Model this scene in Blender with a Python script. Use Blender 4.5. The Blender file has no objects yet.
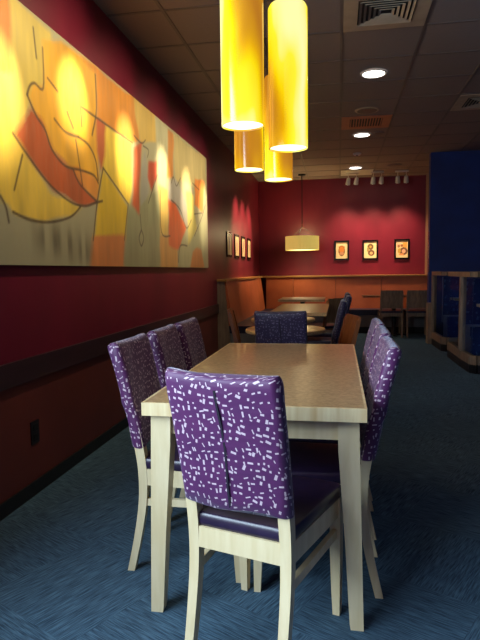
import bpy, bmesh, math, random
import numpy as np
from mathutils import Vector, Matrix
random.seed(7)
PI = math.pi
C = bpy.context.scene.collection
scene = bpy.context.scene
CAM_H = 1.185
CEIL = 2.985
XL = -1.612          # left wall face
YB = 11.6            # back wall face

# ------------------------------------------------------------------ materials
def lin(c):
    return tuple(((v / 255.0) / 12.92 if v <= 10 else (((v / 255.0) + 0.055) / 1.055) ** 2.4) for v in c)

def new_mat(name):
    m = bpy.data.materials.new(name); m.use_nodes = True
    nt = m.node_tree
    return m, nt, nt.nodes['Principled BSDF']

def mix_col(nt, a, b, fac, blend='MIX'):
    n = nt.nodes.new('ShaderNodeMix'); n.data_type = 'RGBA'; n.blend_type = blend
    for s, v in ((n.inputs[0], fac), (n.inputs[6], a), (n.inputs[7], b)):
        if hasattr(v, 'is_linked') or isinstance(v, bpy.types.NodeSocket): nt.links.new(v, s)
        else: s.default_value = v if not isinstance(v, tuple) or len(v) == 4 else (*v, 1)
    return n.outputs[2]

def M(nt, op, a, b=None, c=None):
    n = nt.nodes.new('ShaderNodeMath'); n.operation = op
    for i, v in enumerate((a, b, c)):
        if v is None: continue
        if isinstance(v, bpy.types.NodeSocket): nt.links.new(v, n.inputs[i])
        else: n.inputs[i].default_value = v
    return n.outputs[0]

def coords(nt, kind='Object', scale=(1, 1, 1), rot=(0, 0, 0)):
    t = nt.nodes.new('ShaderNodeTexCoord'); mp = nt.nodes.new('ShaderNodeMapping')
    mp.inputs['Scale'].default_value = scale; mp.inputs['Rotation'].default_value = rot
    nt.links.new(t.outputs[kind], mp.inputs['Vector'])
    return mp.outputs[0]

def noise(nt, vec, scale, detail=4, rough=.5):
    n = nt.nodes.new('ShaderNodeTexNoise'); n.inputs['Scale'].default_value = scale
    n.inputs['Detail'].default_value = detail; n.inputs['Roughness'].default_value = rough
    nt.links.new(vec, n.inputs['Vector'])
    return n.outputs[0]

def bump(nt, p, h, strength, dist=.01):
    b = nt.nodes.new('ShaderNodeBump'); b.inputs['Strength'].default_value = strength
    b.inputs['Distance'].default_value = dist
    nt.links.new(h, b.inputs['Height']); nt.links.new(b.outputs[0], p.inputs['Normal'])

def mottled(name, c1, c2, scale=4, rough=.6, stretch=(1, 1, 1), bmp=0, spec=.5, metal=0, coat=0, lo=.35, hi=.65):
    m, nt, p = new_mat(name)
    f = noise(nt, coords(nt, scale=stretch), scale)
    r = nt.nodes.new('ShaderNodeMapRange'); nt.links.new(f, r.inputs[0])
    r.inputs[1].default_value = lo; r.inputs[2].default_value = hi
    nt.links.new(mix_col(nt, lin(c1), lin(c2), r.outputs[0]), p.inputs['Base Color'])
    p.inputs['Roughness'].default_value = rough; p.inputs['Specular IOR Level'].default_value = spec
    p.inputs['Metallic'].default_value = metal; p.inputs['Coat Weight'].default_value = coat
    if bmp: bump(nt, p, f, bmp)
    return m

def emit(name, col, strength):
    m, nt, p = new_mat(name)
    p.inputs['Base Color'].default_value = (*lin(col), 1)
    p.inputs['Emission Color'].default_value = (*lin(col), 1)
    p.inputs['Emission Strength'].default_value = strength
    return m

# fabric with scattered little woven dashes (UV = metres on the cloth)
def dash_fabric(name, base1, base2, dash, cell=.0205, w=.125, l=.30, amount=.85):
    m, nt, p = new_mat(name)
    uv = coords(nt, 'UV', (1 / cell, 1 / cell, 1))
    v = nt.nodes.new('ShaderNodeTexVoronoi'); v.voronoi_dimensions = '2D'
    v.inputs['Scale'].default_value = 1; v.inputs['Randomness'].default_value = .75
    nt.links.new(uv, v.inputs['Vector'])
    d = nt.nodes.new('ShaderNodeVectorMath'); d.operation = 'SUBTRACT'
    nt.links.new(uv, d.inputs[0]); nt.links.new(v.outputs['Position'], d.inputs[1])
    sc = nt.nodes.new('ShaderNodeSeparateColor'); nt.links.new(v.outputs['Color'], sc.inputs[0])
    ang = M(nt, 'ADD', M(nt, 'MULTIPLY', M(nt, 'ROUND', M(nt, 'MULTIPLY', sc.outputs[0], 2.2)), PI / 2),
            M(nt, 'MULTIPLY', M(nt, 'SUBTRACT', sc.outputs[1], .5), .9))
    vr = nt.nodes.new('ShaderNodeVectorRotate'); vr.rotation_type = 'Z_AXIS'
    nt.links.new(d.outputs[0], vr.inputs['Vector']); nt.links.new(ang, vr.inputs['Angle'])
    sx = nt.nodes.new('ShaderNodeSeparateXYZ'); nt.links.new(vr.outputs[0], sx.inputs[0])
    ax = M(nt, 'ABSOLUTE', sx.outputs[0]); ay = M(nt, 'ABSOLUTE', sx.outputs[1])
    ln = M(nt, 'MULTIPLY', M(nt, 'ADD', sc.outputs[2], .35), l)
    wd = M(nt, 'MULTIPLY', M(nt, 'ADD', sc.outputs[1], .55), w)
    inside = M(nt, 'MULTIPLY', M(nt, 'LESS_THAN', ax, wd), M(nt, 'LESS_THAN', ay, ln))
    inside = M(nt, 'MULTIPLY', inside, amount)
    f = noise(nt, coords(nt, 'UV', (1, 1, 1)), 14)
    base = mix_col(nt, lin(base1), lin(base2), f)
    nt.links.new(mix_col(nt, base, lin(dash), inside), p.inputs['Base Color'])
    p.inputs['Roughness'].default_value = .5
    p.inputs['Sheen Weight'].default_value = .35; p.inputs['Sheen Tint'].default_value = (.7, .8, 1, 1); p.inputs['Sheen Roughness'].default_value = .4
    w = noise(nt, coords(nt, 'UV', (5, 26, 1)), 1, 2)
    hh = M(nt, 'ADD', M(nt, 'MULTIPLY', w, 6.0), noise(nt, coords(nt, 'UV'), 500, 1))
    bump(nt, p, hh, .3, .002)
    return m

MT = {}
MT['maple'] = mottled('maple', (224, 206, 168), (212, 192, 150), 6, .38, (6, 6, .8), coat=.15)
MT['maple_edge'] = mottled('maple_edge', (232, 214, 172), (203, 172, 124), 9, .35, (3, 3, .2))
MT['oak_dim'] = mottled('oak_dim', (170, 130, 88), (140, 100, 62), 6, .45, (6, 6, .8))
MT['brown_wood'] = mottled('brown_wood', (150, 90, 48), (122, 68, 34), 5, .4, (6, 6, .7))
MT['grey_wood'] = mottled('grey_wood', (150, 128, 108), (126, 104, 86), 5, .5, (6, 6, .8))
MT['laminate'] = mottled('laminate', (190, 160, 120), (148, 118, 82), 70, .3, (1, 1, 1), bmp=.03, coat=.2, lo=.3, hi=.7)
MT['laminate_light'] = mottled('laminate_light', (214, 178, 120), (190, 150, 94), 60, .3)
MT['vinyl'] = mottled('vinyl', (42, 26, 56), (34, 21, 46), 30, .36, bmp=.06, spec=.7)
MT['navy_vinyl'] = mottled('navy_vinyl', (26, 32, 62), (18, 22, 48), 20, .4)
MT['black'] = mottled('black', (24, 22, 26), (14, 14, 18), 10, .5)
MT['black_gloss'] = mottled('black_gloss', (22, 18, 18), (12, 10, 10), 10, .25)
MT['rubber'] = mottled('rubber', (40, 40, 42), (28, 28, 30), 10, .7)
MT['orange_vinyl'] = mottled('orange_vinyl', (192, 104, 64), (174, 90, 54), 3, .42, bmp=.05)
MT['cap_wood'] = mottled('cap_wood', (196, 150, 88), (172, 124, 66), 5, .35, (.6, .6, 6))
MT['grey_panel'] = mottled('grey_panel', (120, 116, 116), (104, 100, 102), 4, .6)
MT['maroon'] = mottled('maroon', (112, 22, 46), (98, 17, 40), 2.5, .42, (1, 1, .35))
MT['maroon_low'] = mottled('maroon_low', (104, 44, 38), (90, 36, 32), 2, .5)
MT['rail_dark'] = mottled('rail_dark', (58, 36, 44), (46, 28, 36), 3, .35, (1, 1, 5))
MT['navy_wall'] = mottled('navy_wall', (20, 48, 124), (17, 41, 108), 3, .6)
MT['steel'] = mottled('steel', (200, 198, 190), (180, 178, 170), 8, .22, metal=1)
MT['white_metal'] = mottled('white_metal', (214, 212, 206), (200, 198, 190), 8, .4)
MT['vent_cream'] = mottled('vent_cream', (176, 160, 140), (164, 148, 128), 8, .5)
MT['vent_orange_lit'] = mottled('vent_orange_lit', (170, 110, 78), (156, 98, 68), 8, .5)  # orange light falling on the slatted vent, put into its base colour
MT['dark_slot'] = mottled('dark_slot', (28, 26, 34), (20, 18, 26), 8, .7)
MT['thread'] = mottled('thread', (26, 16, 40), (20, 12, 32), 40, .8)
MT['grid'] = mottled('grid', (104, 93, 92), (96, 86, 86), 5, .6)
MT['outlet'] = mottled('outlet', (34, 24, 28), (26, 18, 22), 10, .35)
MT['purple'] = dash_fabric('purple', (90, 32, 86), (66, 24, 74), (206, 184, 196))
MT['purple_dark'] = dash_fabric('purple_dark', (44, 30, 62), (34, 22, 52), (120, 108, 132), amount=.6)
MT['booth_blue'] = dash_fabric('booth_blue', (28, 54, 120), (20, 42, 100), (96, 130, 180), cell=.09, w=.12, l=.2, amount=.5)
MT['drum'] = emit('drum', (228, 200, 104), .55)
MT['lamp_white'] = emit('lamp_white', (255, 250, 235), 6)
MT['pendant_glow'] = emit('pendant_glow', (255, 246, 190), 3.0)
MT['downlight'] = emit('downlight', (255, 252, 244), 5)
MT['bulb'] = emit('bulb', (255, 236, 200), 5)

def ceiling_mat():
    m, nt, p = new_mat('ceiling_tile')
    f = noise(nt, coords(nt), 90, 3, .7)
    nt.links.new(mix_col(nt, lin((138, 124, 122)), lin((122, 110, 110)), f), p.inputs['Base Color'])
    p.inputs['Roughness'].default_value = .9
    bump(nt, p, f, .2, .004)
    return m
MT['ceiling'] = ceiling_mat()

def carpet_mat():
    m, nt, p = new_mat('carpet')
    t = nt.nodes.new('ShaderNodeTexCoord')
    rot = nt.nodes.new('ShaderNodeMapping'); rot.inputs['Rotation'].default_value = (0, 0, math.radians(28))
    nt.links.new(t.outputs['Object'], rot.inputs[0]); v = rot.outputs[0]
    ch = nt.nodes.new('ShaderNodeTexChecker'); ch.inputs['Scale'].default_value = 1 / .5
    nt.links.new(v, ch.inputs['Vector'])
    def streak(sc):
        mp = nt.nodes.new('ShaderNodeMapping'); mp.inputs['Scale'].default_value = sc
        nt.links.new(v, mp.inputs[0]); return noise(nt, mp.outputs[0], 1, 3, .6)
    a = streak((230, 11, 1)); b = streak((11, 230, 1))
    f = nt.nodes.new('ShaderNodeMix'); f.data_type = 'FLOAT'
    nt.links.new(ch.outputs['Fac'], f.inputs[0]); nt.links.new(a, f.inputs[2]); nt.links.new(b, f.inputs[3])
    r = nt.nodes.new('ShaderNodeMapRange'); nt.links.new(f.outputs[0], r.inputs[0])
    r.inputs[1].default_value = .36; r.inputs[2].default_value = .66
    big = noise(nt, v, 1.3, 3)
    base = mix_col(nt, lin((42, 64, 84)), lin((100, 134, 158)), r.outputs[0])
    base = mix_col(nt, base, lin((50, 62, 76)), M(nt, 'MULTIPLY', big, .5))
    nt.links.new(base, p.inputs['Base Color'])
    p.inputs['Roughness'].default_value = .95; p.inputs['Specular IOR Level'].default_value = .15
    bump(nt, p, f.outputs[0], .6, .01)
    return m
MT['carpet'] = carpet_mat()

def shade_mat():
    m, nt, p = new_mat('amber_glass')
    v = coords(nt, scale=(1, 1, 1))
    sx = nt.nodes.new('ShaderNodeSeparateXYZ'); nt.links.new(v, sx.inputs[0])
    w = noise(nt, coords(nt, scale=(5, 5, 1.6)), 1.3, 2, .4)
    # a swirling fold: bands running round and down the glass
    ang = nt.nodes.new('ShaderNodeMath'); ang.operation = 'ARCTAN2'
    nt.links.new(sx.outputs[1], ang.inputs[0]); nt.links.new(sx.outputs[0], ang.inputs[1])
    ph = M(nt, 'ADD', M(nt, 'ADD', ang.outputs[0], M(nt, 'MULTIPLY', sx.outputs[2], 3.6)), M(nt, 'MULTIPLY', w, 5.0))
    s = M(nt, 'ADD', M(nt, 'MULTIPLY', M(nt, 'SINE', ph), .5), .5)
    cr = nt.nodes.new('ShaderNodeValToRGB'); nt.links.new(s, cr.inputs[0])
    e = cr.color_ramp.elements
    e[0].position = 0; e[0].color = (*lin((184, 118, 28)), 1)
    e[1].position = 1; e[1].color = (*lin((255, 248, 170)), 1)
    x = cr.color_ramp.elements.new(.3); x.color = (*lin((226, 166, 8)), 1)
    x = cr.color_ramp.elements.new(.58); x.color = (*lin((248, 214, 8)), 1)
    x = cr.color_ramp.elements.new(.88); x.color = (*lin((253, 236, 50)), 1)
    nt.links.new(cr.outputs[0], p.inputs['Emission Color'])
    p.inputs['Emission Strength'].default_value = 1.0
    nt.links.new(mix_col(nt, cr.outputs[0], (0, 0, 0, 1), .75), p.inputs['Base Color'])
    p.inputs['Roughness'].default_value = .15
    return m
MT['amber'] = shade_mat()

def glass_mat():
    m, nt, p = new_mat('pane_glass')
    p.inputs['Base Color'].default_value = (.75, .85, 1, 1)
    p.inputs['Transmission Weight'].default_value = 1
    p.inputs['Roughness'].default_value = .02; p.inputs['IOR'].default_value = 1.02
    return m
MT['glass'] = glass_mat()

def vc_mat(name, rough):
    m, nt, p = new_mat(name)
    a = nt.nodes.new('ShaderNodeAttribute'); a.attribute_name = 'paint'
    f = noise(nt, coords(nt, scale=(1, 14, 3)), 3, 5)
    nt.links.new(mix_col(nt, a.outputs[0], mix_col(nt, a.outputs[0], (.35, .28, .2, 1), .35), f), p.inputs['Base Color'])
    p.inputs['Roughness'].default_value = rough
    return m
MT['canvas'] = vc_mat('canvas', .45)
MT['print'] = vc_mat('print', .4)

# ------------------------------------------------------------------ mesh helpers
def finish(name, bm, mat, parent=None, smooth=False, bevel=0, seg=2):
    if bevel:
        es = [e for e in bm.edges if len(e.link_faces) == 2 and e.calc_face_angle(0) > .6]
        bmesh.ops.bevel(bm, geom=es, offset=bevel, segments=seg, profile=.6, affect='EDGES', clamp_overlap=True)
    bmesh.ops.recalc_face_normals(bm, faces=bm.faces)
    me = bpy.data.meshes.new(name); bm.to_mesh(me); bm.free()
    me.materials.append(MT[mat] if isinstance(mat, str) else mat)
    if smooth:
        for p in me.polygons: p.use_smooth = True
        try: me.set_sharp_from_angle(angle=math.radians(smooth if smooth is not True else 40))
        except Exception: pass
    o = bpy.data.objects.new(name, me); C.objects.link(o)
    if parent: o.parent = parent
    return o

def add_box(bm, x0, x1, y0, y1, z0, z1, mat=None):
    vs = [bm.verts.new((x, y, z)) for z in (z0, z1) for y in (y0, y1) for x in (x0, x1)]
    for f in ((0, 2, 3, 1), (4, 5, 7, 6), (0, 1, 5, 4), (2, 6, 7, 3), (0, 4, 6, 2), (1, 3, 7, 5)):
        bm.faces.new([vs[i] for i in f])
    if mat is not None: bmesh.ops.transform(bm, matrix=mat, verts=vs)
    return vs

def box(name, x0, x1, y0, y1, z0, z1, mat, parent=None, bevel=0, mt=None):
    bm = bmesh.new(); add_box(bm, x0, x1, y0, y1, z0, z1, mt)
    return finish(name, bm, mat, parent, bevel=bevel)

def add_loft(bm, rings, cap=True, closed=True):
    rs = [[bm.verts.new(p) for p in r] for r in rings]
    n = len(rs[0])
    for a, b in zip(rs, rs[1:]):
        for i in range(n if closed else n - 1):
            j = (i + 1) % n
            bm.faces.new((a[i], a[j], b[j], b[i]))
    if cap:
        bm.faces.new(rs[0][::-1]); bm.faces.new(rs[-1])
    return rs

def add_tube(bm, pts, r, n=10):
    pts = [Vector(p) for p in pts]; rings = []
    for i, p in enumerate(pts):
        d = (pts[min(i + 1, len(pts) - 1)] - pts[max(i - 1, 0)]).normalized()
        u = d.orthogonal().normalized() if i == 0 else (u - d * u.dot(d)).normalized()
        w = d.cross(u); rr = r[i] if isinstance(r, (list, tuple)) else r
        rings.append([p + (u * math.cos(2 * PI * k / n) + w * math.sin(2 * PI * k / n)) * rr for k in range(n)])
    add_loft(bm, rings)

def add_lathe(bm, prof, n=32, c=(0, 0), cap=True):
    add_loft(bm, [[(c[0] + r * math.cos(2 * PI * k / n), c[1] + r * math.sin(2 * PI * k / n), z) for k in range(n)] for r, z in prof], cap)

def add_poly(bm, pts, z0, z1):
    add_loft(bm, [[(x, y, z0) for x, y in pts], [(x, y, z1) for x, y in pts]])

def thing(name, label, cat, loc=(0, 0, 0), rz=0, group=None):
    o = bpy.data.objects.new(name, None); C.objects.link(o); o.empty_display_size = .1
    o.location = loc; o.rotation_euler = (0, 0, rz); o['label'] = label; o['category'] = cat
    if group: o['group'] = group
    return o

def tag(o, label, cat, group=None):
    o['label'] = label; o['category'] = cat
    if group: o['group'] = group
    return o

def struct(o):
    o['kind'] = 'structure'; return o

def dup(root, loc, rz, label, group=None):
    r = root.copy(); C.objects.link(r); r.location = loc; r.rotation_euler = (0, 0, rz); r['label'] = label
    if group: r['group'] = group
    for ch in list(root.children):
        c = ch.copy(); C.objects.link(c); c.parent = r
        for g in list(ch.children):
            d = g.copy(); C.objects.link(d); d.parent = c
    return r
# ------------------------------------------------------------------ room
XR = 4.6; YF = -3.0
bm = bmesh.new(); add_box(bm, XL - .15, XR, YF, YB + .15, -.1, 0); struct(finish('floor', bm, 'carpet'))
bm = bmesh.new(); add_box(bm, XL - .15, XR, YF, YB + .15, CEIL, CEIL + .1); struct(finish('ceiling', bm, 'ceiling'))
# left wall, with the window beside the camera position
WY0, WY1, WZ0, WZ1 = -2.3, 1.3, .95, 2.5
bm = bmesh.new()
add_box(bm, XL - .32, XL, YF, WY0, 0, CEIL); add_box(bm, XL - .32, XL, WY1, YB, .685, CEIL)
add_box(bm, XL - .32, XL, WY0, WY1, 0, WZ0); add_box(bm, XL - .32, XL, WY0, WY1, WZ1, CEIL)
struct(finish('wall_left', bm, 'maroon'))
struct(box('wall_left_lower', XL - .32, XL, WY1, YB, 0, .685, 'maroon_low'))
struct(box('wall_back', XL, XR, YB, YB + .15, 0, CEIL, 'maroon'))
struct(box('wall_front', XL - .15, XR, YF - .15, YF, 0, CEIL, 'maroon'))
struct(box('wall_right', XR, XR + .15, YF, YB + .15, 0, CEIL, 'navy_wall'))
struct(box('wall_partition', 1.412, XR, 9.4, 9.56, 0, CEIL, 'navy_wall'))
bm = bmesh.new()
for y in (WY0 + .03, -1.1, .1, WY1 - .03): add_box(bm, XL - .27, XL - .21, y - .03, y + .03, WZ0, WZ1)
for z in (WZ0 + .02, WZ1 - .02): add_box(bm, XL - .27, XL - .21, WY0, WY1, z - .03, z + .03)
struct(finish('window_1', bm, 'white_metal'))
# dark chair rail and black baseboard on the left wall
bm = bmesh.new(); add_box(bm, XL, XL + .022, WY1, 7.44, .625, .745); struct(finish('trim_1', bm, 'rail_dark', bevel=.006))
struct(box('baseboard_left', XL, XL + .012, WY1, 7.44, 0, .075, 'black'))
# brown pilaster at the right end of the maroon wall
struct(box('trim_2', 1.66, 1.81, 11.3, YB, .55, CEIL, 'grey_wood'))
g = struct(box('trim_3', 1.396, 1.412, 9.385, 9.43, 1.12, 1.76, 'steel', bevel=.003))
# ceiling grid of T bars
GX, GY, T = .017, 3.932, .61
bm = bmesh.new()
k = -2
x = GX - 2 * T
while x < XR:
    add_box(bm, x - .012, x + .012, YF, YB, CEIL - .005, CEIL); x += T
y = GY - 11 * T
while y < YB:
    if y > YF: add_box(bm, XL, XR, y - .012, y + .012, CEIL - .0045, CEIL)
    y += T
struct(finish('trim_4', bm, 'grid'))

# ------------------------------------------------------------------ abstract painting
SHAPES=[
 ((205, 180, 80),[(2.64, 2.548), (2.7, 2.537), (3.05, 2.532), (3.02, 2.173), (2.8, 2.084), (2.74, 1.918), (2.66, 1.555), (2.49, 1.511), (2.53, 2.007)]),
 ((215, 130, 40),[(2.5, 2.579), (2.65, 2.532), (2.63, 2.177), (2.45, 2.053)]),
 ((226, 190, 66),[(2.46, 2.167), (2.57, 2.112), (2.62, 1.875), (2.97, 1.647), (3.21, 1.596), (3.37, 1.602), (3.2, 1.513), (2.96, 1.469), (2.59, 1.488), (2.42, 1.617)]),
 ((222, 162, 30),[(2.77, 2.091), (2.82, 2.17), (2.94, 2.188), (2.96, 2.447), (3.16, 2.534), (3.64, 2.541), (3.64, 2.129), (3.66, 1.806), (3.58, 1.664), (3.16, 1.817), (2.94, 1.911)]),
 ((180, 76, 26),[(2.74, 1.969), (2.8, 2.043), (2.9, 2.017), (2.96, 1.944), (3.05, 1.869), (3.19, 1.81), (3.36, 1.809), (3.41, 1.705), (3.61, 1.655), (3.41, 1.607), (3.21, 1.608), (2.97, 1.674), (2.78, 1.774), (2.63, 1.859)]),
 ((214, 135, 45),[(3.25, 1.815), (3.55, 1.821), (3.62, 1.781), (3.58, 1.664), (3.46, 1.694), (3.32, 1.743)]),
 ((208, 130, 20),[(3.39, 2.534), (4.43, 2.549), (4.45, 2.243), (4.29, 2.185), (3.64, 2.215), (3.63, 2.482)]),
 ((185, 85, 35),[(3.63, 2.217), (3.81, 2.203), (3.79, 1.962), (3.69, 1.865), (3.62, 1.997)]),
 ((230, 195, 60),[(3.71, 1.895), (3.79, 2.206), (4.29, 2.185), (4.21, 1.7)]),
 ((222, 184, 30),[(3.71, 1.895), (4.16, 1.688), (4.1, 1.428), (3.51, 1.398), (3.6, 1.666)]),
 ((212, 125, 62),[(3.51, 1.424), (4.1, 1.458), (4.04, 1.202), (3.45, 1.203)]),
 ((205, 170, 80),[(4.34, 2.546), (4.91, 2.549), (4.89, 2.322), (4.47, 2.232)]),
 ((150, 152, 115),[(4.16, 1.688), (4.25, 1.744), (4.97, 1.917), (4.91, 1.201), (4.04, 1.202)]),
 ((190, 82, 38),[(4.31, 2.158), (4.52, 2.259), (4.42, 1.923), (4.38, 1.64), (4.25, 1.705)]),
 ((160, 158, 145),[(4.48, 2.051), (4.61, 2.198), (4.67, 1.961), (4.58, 1.783), (4.41, 1.707)]),
 ((185, 62, 30),[(4.68, 2.104), (4.9, 2.17), (4.89, 1.994), (4.72, 1.883), (4.65, 1.973)]),
 ((180, 176, 140),[(4.88, 2.541), (5.26, 2.54), (5.15, 1.942), (4.91, 1.91)]),
 ((215, 180, 90),[(4.91, 1.954), (5.21, 1.951), (5.18, 1.529), (4.94, 1.515)]),
 ((205, 150, 80),[(4.94, 1.515), (5.45, 1.545), (5.49, 1.201), (4.91, 1.201)]),
 ((190, 172, 115),[(5.42, 2.513), (6.76, 2.538), (6.73, 2.156), (6.03, 2.114), (5.46, 2.08)]),
 ((205, 130, 45),[(5.23, 2.523), (5.42, 2.513), (5.39, 2.089), (5.19, 2.058)]),
 ((165, 160, 150),[(5.25, 2.03), (5.46, 2.109), (6.09, 1.8), (5.87, 1.643), (5.5, 1.775), (5.24, 1.861)]),
 ((215, 88, 28),[(5.21, 1.857), (5.44, 1.856), (5.83, 1.641), (5.51, 1.4), (5.2, 1.437)]),
 ((170, 170, 130),[(5.51, 1.4), (5.91, 1.668), (6.7, 1.798), (6.65, 1.2), (5.49, 1.201)]),
 ((200, 185, 95),[(5.86, 2.038), (6.15, 2.023), (6.25, 1.649), (5.89, 1.466)]),
 ((215, 125, 40),[(6.25, 2.224), (6.69, 2.268), (6.6, 1.883), (6.18, 1.919)]),
 ((200, 125, 60),[(6.1, 1.398), (6.28, 1.46), (6.47, 1.432), (6.6, 1.224), (5.96, 1.222)]),
]
LINES=[
 [(2.86, 2.469), (2.88, 2.323)],
 [(2.95, 2.4), (2.94, 2.188), (2.85, 2.185), (2.8, 2.154), (2.77, 2.102)],
 [(2.77, 2.102), (2.85, 2.02), (2.94, 1.966), (3.01, 1.873), (3.16, 1.811), (3.36, 1.821), (3.55, 1.821), (3.62, 1.781)],
 [(2.62, 1.875), (2.78, 1.774), (2.97, 1.674), (3.21, 1.608), (3.41, 1.607), (3.56, 1.643), (3.68, 1.669)],
 [(3.05, 2.052), (3.18, 2.01), (3.35, 2.019)],
 [(3.39, 2.223), (3.4, 2.097)],
 [(3.41, 2.215), (3.61, 2.207), (4.29, 2.185)],
 [(3.63, 2.482), (3.63, 2.257), (3.55, 2.078)],
 [(3.35, 2.019), (3.49, 2.0), (3.59, 1.925), (3.62, 1.801)],
 [(3.71, 1.895), (4.16, 1.703)],
 [(3.71, 1.895), (3.6, 1.666), (3.51, 1.398)],
 [(2.59, 1.488), (2.75, 1.463), (2.96, 1.469), (3.2, 1.519), (3.34, 1.593)],
 [(2.7, 1.785), (2.61, 1.598)],
 [(3.26, 1.805), (3.35, 1.729), (3.58, 1.658)],
 [(3.31, 1.992), (3.38, 1.733)],
 [(4.16, 1.703), (4.06, 1.426)],
 [(4.42, 1.645), (4.44, 1.526)],
 [(4.44, 1.526), (4.38, 1.458), (4.43, 1.396), (4.49, 1.464), (4.44, 1.526)],
 [(4.32, 2.251), (4.5, 2.229), (4.6, 2.275)],
 [(4.54, 2.215), (4.67, 2.208), (4.64, 2.144)],
 [(4.97, 1.917), (4.97, 1.544), (5.24, 1.524)],
 [(5.32, 2.031), (5.39, 2.099), (5.49, 2.027), (5.64, 2.128)],
 [(5.3, 1.869), (5.61, 1.806), (5.83, 1.641), (6.04, 1.742)],
 [(6.18, 1.819), (6.55, 1.867)],
 [(6.16, 1.576), (6.55, 1.832), (6.71, 1.977)],
 [(5.85, 1.454), (5.58, 1.443), (5.5, 1.28)],
 [(4.89, 2.038), (4.63, 1.764)],
 [(6.12, 2.149), (6.43, 2.116)],
 [(2.99, 2.256), (3.1, 2.219)],
 [(3.21, 2.133), (3.28, 2.058)],
 [(2.49, 1.553), (2.53, 1.506), (2.55, 1.436)],
]
# [(3.06, 1.347), (3.31, 1.277), (2.65, 1.429)]

def smooth_path(pts, n=4):
    out = []
    for i in range(len(pts) - 1):
        p0 = pts[max(i - 1, 0)]; p1 = pts[i]; p2 = pts[i + 1]; p3 = pts[min(i + 2, len(pts) - 1)]
        for k in range(n):
            t = k / n
            out.append(tuple(.5 * ((2 * p1[j]) + (-p0[j] + p2[j]) * t + (2 * p0[j] - 5 * p1[j] + 4 * p2[j] - p3[j]) * t * t + (-p0[j] + 3 * p1[j] - 3 * p2[j] + p3[j]) * t ** 3) for j in range(len(p1))))
    out.append(pts[-1]); return out
def seg_dist(P, a, b):
    a = np.array(a); b = np.array(b); d = b - a; L = max((d * d).sum(), 1e-9)
    t = np.clip(((P - a) @ d) / L, 0, 1)
    return np.sqrt(((P - a - t[:, None] * d) ** 2).sum(1))
def inside(P, poly):
    x, y = P[:, 0], P[:, 1]; r = np.zeros(len(P), bool); n = len(poly)
    for i in range(n):
        x1, y1 = poly[i]; x2, y2 = poly[(i + 1) % n]
        if y1 == y2: continue
        c = ((y1 > y) != (y2 > y)) & (x < (x2 - x1) * (y - y1) / (y2 - y1) + x1)
        r ^= c
    return r
def painted_grid(name, n1, n2, e1, e2, fn, to3d, mat, parent, thick):
    """front face as a fine painted grid closed into a slab, colours per vertex"""
    s = np.linspace(e1[0], e1[1], n1); t = np.linspace(e2[0], e2[1], n2)
    S, Tt = np.meshgrid(s, t, indexing='ij'); P = np.stack([S.ravel(), Tt.ravel()], 1)
    col = fn(P)
    verts = [to3d(a, b, 0) for a, b in P]
    faces = [(i * n2 + j, (i + 1) * n2 + j, (i + 1) * n2 + j + 1, i * n2 + j + 1) for i in range(n1 - 1) for j in range(n2 - 1)]
    me = bpy.data.meshes.new(name)
    c4 = [to3d(e1[a], e2[b], thick) for a, b in ((0, 0), (1, 0), (1, 1), (0, 1))]
    o = len(verts); verts += c4
    k = [0, (n1 - 1) * n2, n1 * n2 - 1, n2 - 1]
    faces += [(o, o + 3, o + 2, o + 1)] + [(k[i], o + i, o + (i + 1) % 4, k[(i + 1) % 4]) for i in range(4)]
    me.from_pydata([tuple(v) for v in verts], [], faces); me.update()
    at = me.color_attributes.new('paint', 'FLOAT_COLOR', 'POINT')
    full = np.ones((len(verts), 4)); full[:len(P), :3] = col; full[len(P):, :3] = col.mean(0)
    at.data.foreach_set('color', full.ravel())
    me.materials.append(MT[mat])
    ob = bpy.data.objects.new(name, me); C.objects.link(ob); ob.parent = parent
    return ob
rng = np.random.RandomState(3)
def vnoise(P, f1, f2, seed):
    r = np.random.RandomState(seed); G = r.rand(64, 64)
    u = P[:, 0] * f1; v = P[:, 1] * f2
    i = np.floor(u).astype(int); j = np.floor(v).astype(int); fu = u - i; fv = v - j
    fu = fu * fu * (3 - 2 * fu); fv = fv * fv * (3 - 2 * fv)
    g = lambda a, b: G[a % 64, b % 64]
    return (g(i, j) * (1 - fu) + g(i + 1, j) * fu) * (1 - fv) + (g(i, j + 1) * (1 - fu) + g(i + 1, j + 1) * fu) * fv - .5
def paint_canvas(P):
    n = len(P); col = np.tile(np.array(lin((165, 160, 128))), (n, 1))
    W = P.copy(); W[:, 0] += vnoise(P, 5, 7, 1) * .05; W[:, 1] += vnoise(P, 6, 8, 2) * .03
    for c, poly in SHAPES:
        c = np.array(lin(c)); m = np.zeros(n)
        for k, (a, b) in enumerate(((0, 0), (.02, .008), (-.02, -.008), (.01, -.012), (-.01, .012))):
            m += inside(W + np.array([a, b]), poly)
        m = (m / 5)[:, None]
        v = (1 + vnoise(P, 9, 2.2, 5)[:, None] * .35 + vnoise(P, 30, 6, 6)[:, None] * .18)
        col = col * (1 - m) + np.clip(c * v, 0, 1) * m
    for (cy, cz, ry, rz) in ((3.08, 1.36, .3, .09), (3.35, 1.30, .14, .1), (2.9, 1.40, .12, .08)):
        d = np.exp(-(((P[:, 0] - cy) / ry) ** 2 + ((P[:, 1] - cz) / rz) ** 2)) * np.clip(vnoise(P, 22, 3, 9) * 2 + .5, 0, 1)
        col *= (1 - .65 * d)[:, None]
    for ln in LINES:
        if len(ln) > 2: ln = smooth_path(ln, 5)
        d = np.full(n, 9.)
        for a, b in zip(ln, ln[1:]): d = np.minimum(d, seg_dist(P, a, b))
        wd = .004 + .003 * vnoise(P, 8, 8, 11)
        k = np.clip(1 - (d - wd) / .008, 0, 1)[:, None] * .85
        col = col * (1 - k) + np.array(lin((48, 24, 16))) * k
    return col
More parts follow.
